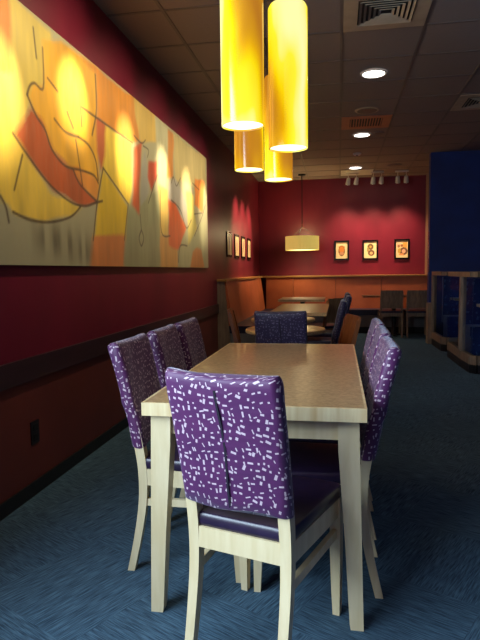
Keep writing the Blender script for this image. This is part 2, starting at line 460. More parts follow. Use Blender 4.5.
pt = thing('abstract_painting', 'huge unframed abstract canvas of yellow, orange and grey swirls on the left wall', 'painting', (XL, 4.4, 1.885))
painted_grid('canvas', 640, 190, (1.95, 6.822), (1.228, 2.545), paint_canvas, lambda a, b, t: (.03 - t, a - 4.4, b - 1.885), 'canvas', pt, .027)

# ------------------------------------------------------------------ framed prints
def rings_print(kind):
    def f(P):
        n = len(P); col = np.tile(np.array(lin((244, 232, 178))), (n, 1))
        def disc(cx, cy, rx, ry, c):
            m = ((P[:, 0] - cx) / rx) ** 2 + ((P[:, 1] - cy) / ry) ** 2 < 1; col[m] = lin(c)
        def rect(x0, x1, y0, y1, c):
            m = (P[:, 0] > x0) & (P[:, 0] < x1) & (P[:, 1] > y0) & (P[:, 1] < y1); col[m] = lin(c)
        if kind == 0:
            disc(0, -.01, .065, .105, (120, 88, 20)); rect(-.055, .055, -.02, .08, (160, 104, 14)); disc(0, .01, .045, .07, (214, 132, 20)); disc(0, -.06, .045, .03, (200, 150, 110))
        elif kind == 1:
            disc(.005, .06, .06, .06, (84, 66, 14)); disc(.005, .06, .022, .024, (214, 178, 70))
            disc(.02, -.06, .065, .06, (90, 58, 20)); disc(.02, -.065, .028, .026, (240, 196, 130)); disc(-.045, .01, .02, .05, (150, 140, 60))
        elif kind == 2:
            rect(-.1, -.02, .05, .12, (236, 200, 170)); disc(-.06, .06, .025, .03, (150, 110, 60)); disc(0, .07, .025, .025, (140, 84, 20)); rect(.02, .1, .02, .13, (226, 178, 70))
            disc(.03, -.04, .08, .075, (92, 48, 16)); disc(.035, -.04, .035, .04, (244, 196, 160)); disc(-.05, -.03, .03, .05, (200, 170, 60)); disc(-.01, -.1, .05, .02, (230, 160, 90))
        else:
            disc(0, .02, .05, .10, (176, 150, 140)); disc(0, -.03, .03, .06, (206, 180, 160))
        return col
    return f
def frame_back(x0, x1, z0, z1, kind, label):
    cx, cz = (x0 + x1) / 2, (z0 + z1) / 2; w, h = (x1 - x0) / 2, (z1 - z0) / 2
    t = thing('framed_print', label, 'picture', (cx, YB, cz), 0, 'framed prints on the back wall')
    bm = bmesh.new(); b = .032
    for a in ((-w, -w + b, -h, h), (w - b, w, -h, h), (-w + b, w - b, h - b, h), (-w + b, w - b, -h, -h + b)):
        add_box(bm, a[0], a[1], -.03, 0, a[2], a[3])
    finish('frame', bm, 'black_gloss', t)
    painted_grid('print', 36, 46, (-w + b, w - b), (-h + b, h - b), rings_print(kind), lambda a, c, k: (a, -.012 + k, c), 'print', t, .01)
frame_back(-.09, .20, 1.37, 1.76, 0, 'dark framed print of one tall amber shape, left of the three on the back wall')
frame_back(.46, .765, 1.37, 1.76, 1, 'dark framed print of two olive rings stacked on cream, middle of the back wall')
frame_back(1.075, 1.365, 1.37, 1.765, 2, 'dark framed print of small tan and brown discs, right end of the back wall')
names = ['nearest of the four', 'second and brightest of four', 'third of the four', 'fourth, closest to the corner']
for i, (y0, y1) in enumerate(((8.12, 8.50), (8.76, 9.14), (9.38, 9.74), (10.0, 10.36))):
    cy = (y0 + y1) / 2; w = (y1 - y0) / 2; h = .185; b = .035
    t = thing('framed_print', 'small black framed print on the left wall, ' + names[i], 'picture', (XL, cy, 1.575), 0, 'framed prints on the left wall')
    bm = bmesh.new()
    for a in ((-w, -w + b, -h, h), (w - b, w, -h, h), (-w + b, w - b, h - b, h), (-w + b, w - b, -h, -h + b)):
        add_box(bm, 0, .016, a[0], a[1], a[2], a[3])
    finish('frame', bm, 'black_gloss', t)
    painted_grid('print', 24, 36, (-w + b, w - b), (-h + b, h - b), rings_print(3), lambda a, c, k: (.012 - k, a, c), 'print', t, .01)
# wall outlet
t = thing('wall_outlet', 'small dark power outlet plate low on the left wall under the rail', 'outlet', (XL, 2.745, .335))
box('cover_plate', 0, .006, -.04, .04, -.062, .062, 'outlet', t, bevel=.002)
for z in (-.028, .028): box('socket', .006, .009, -.02, .02, z - .017, z + .017, 'black', t)

# ------------------------------------------------------------------ chairs
def leg_loft(path, x, s0, s1, lean=0):
    bm = bmesh.new(); rings = []
    for i, (y, z) in enumerate(path):
        t = i / (len(path) - 1); s = (s0 + (s1 - s0) * min(1, t * 1.6)) / 2
        xx = x + lean * (1 - min(1, z / .4))
        rings.append([(xx - s, y - s, z), (xx + s, y - s, z), (xx + s, y + s, z), (xx - s, y + s, z)])
    add_loft(bm, rings); return bm
REAR = smooth_path([(-.056, 0), (-.024, .14), (0, .28), (.004, .40), (-.010, .52), (-.048, .70), (-.088, .86)])
def back_y(z):
    for a, b in zip(REAR, REAR[1:]):
        if a[1] <= z <= b[1]: return a[0] + (b[0] - a[0]) * (z - a[1]) / (b[1] - a[1])
    return REAR[-1][0] - (z - .86) * .22
def rr(hw, hd, r, n=5, m=6):
    """rounded rectangle outline, with extra points along the long sides"""
    pts = []
    for cx, cy, a0 in ((hw - r, hd - r, 0), (-hw + r, hd - r, PI / 2), (-hw + r, -hd + r, PI), (hw - r, -hd + r, 1.5 * PI)):
        for k in range(n): pts.append((cx + r * math.cos(a0 + k * PI / 2 / (n - 1)), cy + r * math.sin(a0 + k * PI / 2 / (n - 1))))
        if cy > 0 and cx > 0:
            for k in range(1, m): pts.append((hw - r - 2 * (hw - r) * k / m, hd))
        if cy < 0 and cx < 0:
            for k in range(1, m): pts.append((-hw + r + 2 * (hw - r) * k / m, -hd))
    return pts
def cover_mesh(name, mat, parent, seed=0):
    r = random.Random(seed); bm = bmesh.new(); uvl = bm.loops.layers.uv.new('UVMap')
    zs = [.506, .509, .545, .60, .64, .68, .72, .76, .80, .84, .87, .89, .900, .905]
    rings = []; infos = []; vv = zs[0]; pz, ph = zs[0], .027
    for k, z in enumerate(zs):
        t = (z - .506) / .399
        hw = .172 + .006 * t; hd = .027
        if k == 0: hd -= .004
        if z > .885:
            q = (z - .885) / .02; sh = math.sqrt(max(0, 1 - q * q)); hd = .027 * (.35 + .65 * sh); hw -= .007 * q
        vv += math.hypot(z - pz, hd - ph if k > 1 else 0); pz, ph = z, hd
        out = rr(hw, hd, min(.022, hd * .95)); yc = back_y(z)
        per = [0]
        for i in range(len(out)):
            a = out[i]; b = out[(i + 1) % len(out)]; per.append(per[-1] + math.hypot(a[0] - b[0], a[1] - b[1]))
        ring = []
        for i, (x, y) in enumerate(out):
            wob = .0028 * math.sin(x * 40 + z * 31 + seed) + .002 * math.sin(z * 95 + x * 17) if k < len(zs) - 2 else 0
            crown = .010 * (x / hw) ** 2 if z > .86 else 0
            ring.append((x, yc + y + (wob if abs(y) > hd * .9 else 0) - .012 * (1 - (x / hw) ** 2), z + crown + (.006 * math.sin(x * 22) if k < 2 else 0)))
        rings.append([bm.verts.new(p) for p in ring]); infos.append((per, vv))
    n = len(rings[0])
    for k in range(len(rings) - 1):
        for i in range(n):
            j = (i + 1) % n; f = bm.faces.new((rings[k][i], rings[k][j], rings[k + 1][j], rings[k + 1][i]))
            for l, (kk, ii) in zip(f.loops, ((k, i), (k, i + 1), (k + 1, i + 1), (k + 1, i))):
                l[uvl].uv = (infos[kk][0][ii], infos[kk][1])
    for ring, z in ((rings[0][::-1], .53), (rings[-1], .93)):
        f = bm.faces.new(ring)
        for l in f.loops: l[uvl].uv = (l.vert.co.x, l.vert.co.y + z)
    return finish(name, bm, mat, parent, smooth=60)
def make_chair(name, label, fabric, loc, rz, group):
    t = thing(name, label, 'chair', loc, rz, group)
    for s in (-1, 1): finish('leg', leg_loft(REAR, s * .150, .028, .036), 'maple', t, bevel=.004, smooth=40)
    for s in (-1, 1): finish('leg', leg_loft([(.385, 0), (.382, .1), (.378, .24), (.375, .425)], s * .176, .024, .036), 'maple', t, bevel=.004, smooth=40)
    bm = bmesh.new()
    add_box(bm, -.134, .134, -.012, .010, .355, .42); add_box(bm, -.158, .158, .362, .384, .355, .42)
    for s in (-1, 1):
        add_loft(bm, [[(s * .143, .015, .355), (s * .165, .015, .355), (s * .165, .015, .42), (s * .143, .015, .42)],
                      [(s * .166, .36, .355), (s * .188, .36, .355), (s * .188, .36, .42), (s * .166, .36, .42)]])
    finish('seat_frame', bm, 'maple', t, bevel=.003)
    for s in (-1, 1):
        bm = bmesh.new()
        add_loft(bm, [[(s * .141, .0, .270), (s * .159, .0, .270), (s * .159, .0, .298), (s * .141, .0, .298)],
                      [(s * .167, .368, .285), (s * .185, .368, .285), (s * .185, .368, .313), (s * .167, .368, .313)]])
        finish('stretcher', bm, 'maple', t, bevel=.003)
    bm = bmesh.new(); rings = []
    for z, k in [(.42, .97), (.426, .99), (.434, 1.0), (.442, 1.0)] + [(.442 + .020 * math.sin(a), .955 + .045 * math.cos(a)) for a in [PI / 2 * q / 6 for q in range(1, 7)]] + [(.4645, .88), (.4665, .78), (.468, .62), (.469, .42), (.4695, .2)]:
        out = rr(1, 1, .16, 6, 8); ring = []
        for x, y in out:
            yy = .198 + y * .208 * k; hw = .165 + .033 * ((yy + .01) / .42); ring.append((x * hw * k, yy, z))
        rings.append(ring)
    add_loft(bm, rings); finish('seat', bm, 'vinyl', t, smooth=50)
    c = cover_mesh('back_cover', fabric, t, seed=2)
    # overlapping centre pleat on the rear of the cover
    bm = bmesh.new(); rings = []
    for z in (.510, .58, .64, .70, .76, .82, .868):
        y = back_y(z) - .027 - .012; x0 = .004 * math.sin(z * 20)
        rings.append([(x0 - .0035, y + .004, z), (x0 - .0035, y - .003, z), (x0 + .0025, y - .0025, z), (x0 + .0025, y + .004, z)])
    add_loft(bm, rings); finish('pleat', bm, 'thread', c)
    return t
R = math.radians
G1 = 'upholstered chairs around the front table'
hero = make_chair('upholstered_chair', 'purple covered chair at the near end of the front table, its back towards the viewer', 'purple', (-.285, 1.572, 0), -R(17), G1)
dup(hero, (-.757, 2.215, 0), -PI / 2, 'purple dashed chair on the wall side of the front table, nearest of that row', G1)
dup(hero, (-.752, 2.65, 0), -PI / 2 + R(1), 'purple dashed chair on the wall side of the front table, middle of that row', G1)
dup(hero, (-.745, 3.06, 0), -PI / 2, 'purple dashed chair on the wall side of the front table, farthest of that row', G1)
dup(hero, (.090, 2.165, 0), PI / 2, 'purple dashed chair on the aisle side of the front table, nearest of that row', G1)
dup(hero, (.098, 2.62, 0), PI / 2 - R(1), 'purple dashed chair on the aisle side, between the nearest and farthest there', G1)
dup(hero, (.104, 3.045, 0), PI / 2, 'purple dashed chair on the aisle side of the front table, farthest of that row', G1)
G2 = 'dark patterned chairs at the booth tables'
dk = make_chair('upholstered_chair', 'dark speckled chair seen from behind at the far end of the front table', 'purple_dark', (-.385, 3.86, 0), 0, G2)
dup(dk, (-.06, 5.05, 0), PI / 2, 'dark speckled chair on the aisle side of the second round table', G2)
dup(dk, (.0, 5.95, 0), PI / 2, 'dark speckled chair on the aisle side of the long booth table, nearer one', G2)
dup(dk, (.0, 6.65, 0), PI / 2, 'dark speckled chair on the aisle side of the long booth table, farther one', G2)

def wood_chair(label, mat, loc, rz, group):
    t = thing('wooden_chair', label, 'chair', loc, rz, group)
    top = .80
    for s in (-1, 1): finish('leg', leg_loft([p for p in REAR if p[1] < top + .02], s * .175, .026, .034), mat, t, bevel=.003)
    for s in (-1, 1): finish('leg', leg_loft([(.39, 0), (.385, .2), (.38, .43)], s * .18, .024, .034), mat, t, bevel=.003)
    bm = bmesh.new(); rings = []
    for z in (.50, .56, .64, .72, .80, .815):
        y = back_y(z); w = .178 + .02 * (z - .5)
        rings.append([(-w, y - .012, z), (0, y - .024, z), (w, y - .012, z), (w, y + .008, z), (0, y - .004, z), (-w, y + .008, z)])
    add_loft(bm, rings); finish('backrest', bm, mat, t, bevel=.003)
    bm = bmesh.new()
    for a in ((-.165, .165, -.01, .01), (-.165, .165, .37, .39), (-.19, -.17, 0, .38), (.17, .19, 0, .38)): add_box(bm, *a, .36, .425)
    finish('seat_frame', bm, mat, t)
    bm = bmesh.new(); add_poly(bm, [(x * .2, .19 + y * .215) for x, y in rr(1, 1, .2, 5, 3)], .425, .455)
    finish('seat', bm, 'navy_vinyl', t, bevel=.006)
    return t
G3 = 'wooden chairs at the far tables'
wood_chair('brown wooden chair on the aisle side of the nearest round table, its panel back showing', 'brown_wood', (.04, 4.62, 0), PI / 2 + R(14), G3)
wood_chair('slim dark wooden chair seen edge-on at the wall side of the round tables', 'brown_wood', (-.97, 5.42, 0), -PI / 2 + R(6), G3)
wood_chair('honey wooden chair beyond the dark speckled row, farthest on that aisle side', 'oak_dim', (-.07, 7.5, 0), PI / 2 - R(40), G3)
wood_chair('grey-brown wooden chair at the back wall table, left of the pair', 'grey_wood', (.90, 10.1, 0), 0, G3)
wood_chair('grey-brown wooden chair at the back wall table, right of the pair by the navy wall', 'grey_wood', (1.34, 10.1, 0), 0, G3)

# ------------------------------------------------------------------ front table
tb = thing('dining_table', 'long table with speckled tan top and pale wood legs in the foreground', 'table', (-.281, 2.5525, 0))
box('tabletop', -.361, .361, -.770, .770, .711, .75, 'laminate', tb)
bm = bmesh.new()
for a in ((-.369, .369, -.7775, -.770), (-.369, .369, .770, .7775), (-.369, -.361, -.770, .770), (.361, .369, -.770, .770)): add_box(bm, *a, .706, .7505)
finish('edge_band', bm, 'maple_edge', tb)
bm = bmesh.new()
for a in ((-.30, .30, -.735, -.713), (-.30, .30, .713, .735), (-.338, -.316, -.70, .70), (.316, .338, -.70, .70)): add_box(bm, *a, .635, .711)
finish('apron', bm, 'maple', tb, bevel=.002)
for sx in (-1, 1):
    for sy in (-1, 1):
        bm = bmesh.new(); rings = []
        for z, s in ((0, .021), (.02, .0225), (.3, .027), (.6, .034), (.711, .034)):
            cx = sx * (.312 + (.034 - s) + .018 * (1 - z / .711)); cy = sy * (.716 + (.034 - s))
            rings.append([(cx - s, cy - s, z), (cx + s, cy - s, z), (cx + s, cy + s, z), (cx - s, cy + s, z)])
        add_loft(bm, rings); finish('leg', bm, 'maple', tb, bevel=.003)

def pedestal(label, name, loc, rx, ry, round_, top_mat, zt, group=None):
    t = thing(name, label, 'table', loc, 0, group)
    bm = bmesh.new()
    if round_: add_lathe(bm, [(rx - .01, zt - .03), (rx, zt - .022), (rx, zt - .006), (rx - .006, zt)], 40)
    else: add_box(bm, -rx, rx, -ry, ry, zt - .032, zt)
    finish('tabletop', bm, top_mat, t, smooth=40 if round_ else False, bevel=0 if round_ else .005)
    ys = (0,) if round_ or ry < .6 else (-ry * .6, ry * .6)
    if not round_ and rx > .6 and ry < .6: pos = [(-.36, 0), (.15, 0)]
    else: pos = [(0, y) for y in ys]
    for px_, py_ in pos:
        bm = bmesh.new(); add_lathe(bm, [(.05, .03), (.04, .06), (.036, .1), (.036, zt - .06), (.09, zt - .032)], 16, (px_, py_))
        finish('pedestal', bm, 'black', t, smooth=40)
        bm = bmesh.new()
        add_box(bm, px_ - .24, px_ + .24, py_ - .03, py_ + .03, 0, .03); add_box(bm, px_ - .03, px_ + .03, py_ - .24, py_ + .24, 0, .0295)
        finish('base', bm, 'black', t, bevel=.004)
    return t
pedestal('small round honey wood table behind the dark speckled chair, nearest of the round ones', 'round_table', (-.395, 4.22, 0), .30, .30, True, 'laminate_light', .75, 'round tables')
pedestal('small round honey wood table beyond the nearest one, mostly hidden by the dark chair', 'round_table', (-.50, 5.12, 0), .29, .29, True, 'laminate_light', .75, 'round tables')
pedestal('long table with shiny pale top beside the booth, between round tables and the far table', 'booth_table', (-.42, 6.55, 0), .30, .80, False, 'laminate_light', .75)
pedestal('far yellow edged table under the drum pendant in the booth corner', 'booth_table', (-.55, 8.75, 0), .34, .42, False, 'laminate_light', .75)
pedestal('dark red-brown table on black pedestal in front of the back wall booth', 'booth_table', (.97, 10.42, 0), .55, .22, False, 'brown_wood', .715)

# ------------------------------------------------------------------ booths
b = thing('booth_bench', 'orange upholstered booth bench running along the left wall with pale wood end panel', 'booth', (XL, 7.45, 0))
L = 10.95 - 7.45
bm = bmesh.new(); add_loft(bm, [[(0, 0, 0), (.185, 0, 0), (.185, .035, 0), (0, .035, 0)], [(0, 0, 1.045), (.095, 0, 1.045), (.095, .035, 1.045), (0, .035, 1.045)]])
finish('end_panel', bm, 'grey_wood', b, bevel=.004)
box('cap_rail', 0, .13, -.02, L + .65 - .0, 1.045, 1.072, 'cap_wood', b, bevel=.005)
def slab(y0, y1, x0b, x0t, x1b, x1t, z0, z1, axis='y'):
    bm = bmesh.new(); e = .012
    def P(u, v, z): return (u, v, z) if axis == 'y' else (v, u, z)
    add_loft(bm, [[P(x0b, y0, z0), P(x1b, y0, z0), P(x1b, y1, z0), P(x0b, y1, z0)], [P(x0t, y0, z1), P(x1t, y0, z1), P(x1t, y1, z1), P(x0t, y1, z1)]])
    return bm
ys = [.04, .9, 1.76, 2.62, L]
for a, c in zip(ys, ys[1:]): finish('back_panel', slab(a + .004, c - .004, .02, .02, .20, .115, .43, 1.04), 'orange_vinyl', b, bevel=.014)
for a, c in zip(ys, ys[1:]): box('seat_cushion', .14, .62, a + .003, c - .003, .34, .44, 'navy_vinyl', b, bevel=.02)
box('base', .02, .58, .04, L, .10, .34, 'grey_panel', b); box('toe_kick', .02, .52, .045, L, 0, .10, 'black', b)
b = thing('booth_bench', 'long orange booth bench across the back wall under the three prints', 'booth', (0, YB, 0))
X0, X1 = XL + .0, 1.66
box('cap_rail', X0 + .13, X1, -.53, 0, 1.045, 1.072, 'cap_wood', b, bevel=.005)
xs = [XL + .02, -.92, -.06, .80, 1.65]
bx_ = [XL + .20, -.88, -.06, .80, 1.65]
for a, c in zip(bx_, bx_[1:]): finish('back_panel', slab(a + .004, c - .004, -.05, -.05, -.58, -.50, .43, 1.045, 'x'), 'orange_vinyl', b, bevel=.012)
sx_ = [XL + .63, -.25, .70, 1.65]
for a, c in zip(sx_, sx_[1:]): box('seat_cushion', a + .003, c - .003, -.98, -.54, .34, .44, 'navy_vinyl', b, bevel=.02)
box('base', XL + .63, 1.65, -.94, -.06, .12, .34, 'grey_panel', b); box('toe_kick', XL + .63, 1.65, -.90, -.06, 0, .12, 'black', b)

# ------------------------------------------------------------------ glazed booth partitions on the right
def run(name, label, path, posts, cat='partition'):
    t = thing(name, label, cat, (path[0][0], path[0][1], 0), 0, 'low glazed partitions beside the aisle')
    ox, oy = path[0]
    def wall(bm, a, c, z0, z1, th):
        a = Vector((a[0] - ox, a[1] - oy, 0)); c = Vector((c[0] - ox, c[1] - oy, 0)); d = (c - a).normalized(); n = Vector((-d.y, d.x, 0)) * th / 2
        add_loft(bm, [[a - n + Vector((0, 0, z)), c - n + Vector((0, 0, z)), c + n + Vector((0, 0, z)), a + n + Vector((0, 0, z))] for z in (z0, z1)])
    for nm, z0, z1, th, mt in (('toe_kick', 0, .10, .05, 'black'), ('bottom_rail', .10, .20, .06, 'grey_wood'), ('top_rail', 1.08, 1.135, .07, 'grey_wood')):
        bm = bmesh.new()
        for a, c in zip(path, path[1:]): wall(bm, a, c, z0, z1, th)
        finish(nm, bm, mt, t)
    for a, c in zip(path, path[1:]):
        bm = bmesh.new(); wall(bm, a, c, .20, 1.08, .008); finish('pane', bm, 'glass', t)
    for (x, y) in posts:
        box('post', x - ox - .035, x - ox + .035, y - oy - .035, y - oy + .035, .10, 1.135, 'grey_wood', t, bevel=.003)
    return t
run('glazed_partition', 'far low wood framed glass partition beside the aisle, next to the navy wall', [(1.455, 9.16), (1.468, 8.44), (1.52, 8.38), (3.2, 8.38)], [(1.455, 9.16)])
run('glazed_partition', 'nearer low wood framed glass partition at the right edge of the picture', [(2.9, 7.93), (1.50, 7.93), (1.462, 7.90), (1.462, 7.13), (1.478, 6.68), (1.53, 6.62), (3.2, 6.62)], [(1.462, 7.13)])
box_ = tag(box('low_post', 1.375, 1.44, 9.20, 9.40, 0, .64, 'grey_wood', bevel=.004), 'short pale wood block post at the foot of the navy wall corner', 'post')
box_.name = 'wood_post'
for lab, y0, y1 in (('dark blue speckled booth seen through the far glass partition', 9.0, 9.3), ('dark blue speckled booth seen through the nearer glass partition', 7.45, 7.8)):
    t = thing('booth_bench', lab, 'booth', (1.6, y0, 0), 0, 'blue booths behind the glass')
    for nm, a in (('backrest', (0, 1.5, .30 - .12, .30, .46, 1.05)), ('seat', (0, 1.5, -.12, .30, .34, .46)), ('base', (.02, 1.48, -.08, .28, 0, .34))):
        bm = bmesh.new(); add_box(bm, *a); uv = bm.loops.layers.uv.new('UVMap')
        for f in bm.faces:
            for l in f.loops: l[uv].uv = (l.vert.co.x + l.vert.co.y, l.vert.co.z + l.vert.co.y * .3)
        finish(nm, bm, 'booth_blue', t)
pedestal('pale wood table just behind the far glass partition', 'booth_table', (2.1, 8.66, 0), .46, .17, False, 'laminate_light', .75)
pedestal('pale wood table just behind the nearer glass partition', 'booth_table', (2.1, 7.0, 0), .46, .22, False, 'laminate_light', .75)

# ------------------------------------------------------------------ ceiling things
def downlight(x, y, label):
    t = thing('ceiling_downlight', label, 'light', (x, y, CEIL), 0, 'round recessed downlights')
    bm = bmesh.new(); n = 36
    add_loft(bm, [[(r * math.cos(2 * PI * k / n), r * math.sin(2 * PI * k / n), z) for k in range(n)] for r, z in ((.118, -.005), (.118, -.010), (.104, -.012), (.098, -.006))], cap=False)
    finish('trim_ring', bm, 'white_metal', t, smooth=40)
    bm = bmesh.new(); add_lathe(bm, [(.102, -.0055), (.102, -.009)], 36); finish('lens', bm, 'downlight', t)
    l = bpy.data.lights.new('downlight', 'SPOT'); l.energy = LP['down']; l.color = (1, .93, .82); l.spot_size = R(100); l.spot_blend = .6; l.shadow_soft_size = .08
    o = bpy.data.objects.new('downlight_lamp', l); C.objects.link(o); o.parent = t; o.location = (0, 0, -.02)
LP = dict(spill=48, down=26, paint=250, frameL=230, frameB=135, drum=14, pend=1.4, win=300)
downlight(.312, 5.53, 'round white downlight in the ceiling, largest and nearest of three in a line')
downlight(.30, 7.95, 'round white downlight in the ceiling behind the slatted vent')
downlight(.287, 10.45, 'round white downlight in the ceiling nearest the back wall')
def disc(name, x, y, r, z, mat, label, cat, rings=0):
    t = thing(name, label, cat, (x, y, CEIL))
    bm = bmesh.new(); add_lathe(bm, [(r, -.004), (r, -.010), (r * .93, -z), ], 36); finish('rim', bm, mat, t, smooth=30)
    bm = bmesh.new(); add_lathe(bm, [(r * .82, -z), (r * .8, -z - .003)], 36); finish('grille', bm, 'grid', t)
    return t
disc('ceiling_speaker', .31, 6.75, .135, .013, 'vent_cream', 'round dim speaker grille in the ceiling just before the slatted vent', 'speaker')
disc('ceiling_speaker', .95, 10.35, .13, .013, 'grey_panel', 'faint round fitting in the ceiling right of the farthest downlight', 'speaker')
disc('ceiling_speaker', .52, 7.88, .07, .013, 'grey_panel', 'faint small round fitting beside the middle downlight', 'speaker')
t = thing('smoke_detector', 'small round smoke detector between the middle and far downlights', 'detector', (.275, 9.17, CEIL))
bm = bmesh.new(); add_lathe(bm, [(.065, -.004), (.065, -.02), (.05, -.035)], 24); finish('housing', bm, 'white_metal', t, smooth=40)
bm = bmesh.new(); add_lathe(bm, [(.02, -.035), (.018, -.045)], 16); finish('sensor', bm, 'grey_panel', t)
# square diffuser with nested louvers
def square_vent(i, j, mat, label, kind):
    cx = GX + (i + .5) * T; cy = GY + (j + .5) * T
    t = thing('ceiling_vent', label, 'vent', (cx, cy, CEIL))
    h = T / 2 - .012
    def frame_loop(bm, o, ii, z0, z1, zi=None):
        zi = z0 if zi is None else zi
        for a, b_ in ((0, 1), (1, 2), (2, 3), (3, 0)):
            q = [(-1, -1), (1, -1), (1, 1), (-1, 1)]
            A, B = q[a], q[b_]
            add_loft(bm, [[(A[0] * o, A[1] * o, z0), (B[0] * o, B[1] * o, z0), (B[0] * ii, B[1] * ii, zi), (A[0] * ii, A[1] * ii, zi)],
                          [(A[0] * o, A[1] * o, z1), (B[0] * o, B[1] * o, z1), (B[0] * ii, B[1] * ii, zi + (z1 - z0)), (A[0] * ii, A[1] * ii, zi + (z1 - z0))]])
    bm = bmesh.new(); frame_loop(bm, h, .195, -.012, -.006); finish('face_frame', bm, mat, t)
    box('backing', -.20, .20, -.20, .20, -.006, -.004, 'dark_slot', t)
    if kind == 'nest':
        for o in (.185, .152, .119, .086, .053):
            bm = bmesh.new(); frame_loop(bm, o, o - .016, -.022, -.018, -.012); finish('louver', bm, mat, t)
    else:
        for k in range(12):
            x = -.18 + k * .0327; box('slat', x - .006, x + .006, -.185, .185, -.016, -.0062, mat, t)
    return t
square_vent(0, 0, 'vent_cream', 'square cream air diffuser with nested louvers above, cut by the top edge', 'nest')
square_vent(0, 5, 'vent_orange_lit', 'square vent with dark slats in the ceiling, orange light coloured into its frame', 'slat')
square_vent(2, 4, 'vent_cream', 'square air diffuser at the right edge of the ceiling', 'nest')
v = box('ceiling_panel', GX + .015, GX + T - .015, GY + 11 * T + .015, GY + 12 * T - .015, CEIL - .012, CEIL - .005, 'white_metal')
tag(v, 'pale flat square panel in the ceiling just beyond the farthest downlight', 'panel')

def aim(o, target):
    d = Vector(target) - o.matrix_world.translation if False else Vector(target) - o.location
    o.rotation_euler = d.to_track_quat('-Z', 'Y').to_euler()
def spot_head(loc, target, label, group, energy, size, col, lit=True, mat='white_metal', name='track_spotlight', blend=.5, soft=.03, spill=0):
    t = thing(name, label, 'spotlight', (loc[0], loc[1], CEIL), 0, group)
    drop = CEIL - loc[2]
    bm = bmesh.new(); add_lathe(bm, [(.04, -.02), (.04, -.005)], 20); finish('mount', bm, mat, t)
    bm = bmesh.new(); add_tube(bm, [(0, 0, -.02), (0, 0, -drop)], .008); finish('stem', bm, mat, t)
    d = (Vector(target) - Vector(loc)).normalized()
    o = Vector((0, 0, -drop))
    bm = bmesh.new(); add_tube(bm, [o - d * .06, o - d * .05, o, o + d * .07, o + d * .085], [.022, .034, .036, .044, .044], 20)
    finish('lamp_head', bm, mat, t, smooth=50)
    bm = bmesh.new(); add_tube(bm, [o + d * .086, o + d * .088], .036, 20); finish('bulb', bm, 'bulb', t)
    if lit:
        l = bpy.data.lights.new('spot', 'SPOT'); l.energy = energy; l.color = col; l.spot_size = R(size); l.spot_blend = blend; l.shadow_soft_size = soft
        s = bpy.data.objects.new('spot_lamp', l); C.objects.link(s); s.parent = t; s.location = o + d * .10
        s.rotation_euler = d.to_track_quat('-Z', 'Y').to_euler()
        if spill:
            l = bpy.data.lights.new('spot', 'SPOT'); l.energy = spill; l.color = col; l.spot_size = R(105); l.spot_blend = 1; l.shadow_soft_size = .04
            s2 = bpy.data.objects.new('spill_lamp', l); C.objects.link(s2); s2.parent = t; s2.location = o + d * .10; s2.rotation_euler = s.rotation_euler
    return t
WARM = (1, .84, .54)
for i, (y, z) in enumerate(((2.50, 2.05), (3.30, 2.22), (4.16, 2.08), (5.05, 2.02), (5.88, 1.95), (6.62, 1.9))):
    spot_head((-.70, y, 2.86), (XL, y, z), 'small ceiling spotlight aimed at the abstract painting, %s from the viewer' % ('first', 'second', 'third', 'fourth', 'fifth', 'sixth')[i], 'painting spotlights', LP['paint'], 29, WARM, blend=1, spill=LP['spill'])
for i, y in enumerate((8.95, 9.56, 10.2)):
    spot_head((-.90, y, 2.86), (XL, y, 1.75), 'lit ceiling spotlight aimed at the small left wall prints, %s' % ('nearest', 'middle', 'farthest')[i], 'left print spotlights', LP['frameL'], 55, (1, .62, .34), blend=1)
# twin track heads before the back wall
for i, (x, fx) in enumerate(((.245, .055), (.70, .61), (1.14, 1.22))):
    t = thing('track_light', 'pair of small white spotlights under the ceiling above the back wall, %s of three pairs' % ('left', 'middle', 'right')[i], 'spotlight', (x, 10.95, CEIL), 0, 'twin spotlights before the back wall')
    bm = bmesh.new(); add_box(bm, -.12, .12, -.02, .02, -.03, -.004); finish('mount', bm, 'white_metal', t)
    for s in (-1, 1):
        o = Vector((s * .075, 0, -.15)); tgt = Vector((fx + s * .06 - x, .62, 1.60 - CEIL)); d = (tgt - o).normalized()
        bm = bmesh.new(); add_tube(bm, [(s * .075, 0, -.03), o], .007, 8); add_tube(bm, [o - d * .05, o - d * .04, o + d * .06, o + d * .075], [.024, .034, .044, .044], 18)
        h_ = finish('lamp_head', bm, 'white_metal', t, smooth=50)
        bm = bmesh.new(); add_tube(bm, [o + d * .076, o + d * .078], .036, 18); finish('bulb', bm, 'bulb', h_)
    l = bpy.data.lights.new('spot', 'SPOT'); l.energy = LP['frameB']; l.color = (1, .62, .36); l.spot_size = R(80); l.spot_blend = 1; l.shadow_soft_size = .08
    s = bpy.data.objects.new('spot_lamp', l); C.objects.link(s); s.parent = t; o = Vector((0, .04, -.24)); s.location = o
    s.rotation_euler = (Vector((fx - x, .62, 1.25 - CEIL)) - o).to_track_quat('-Z', 'Y').to_euler()

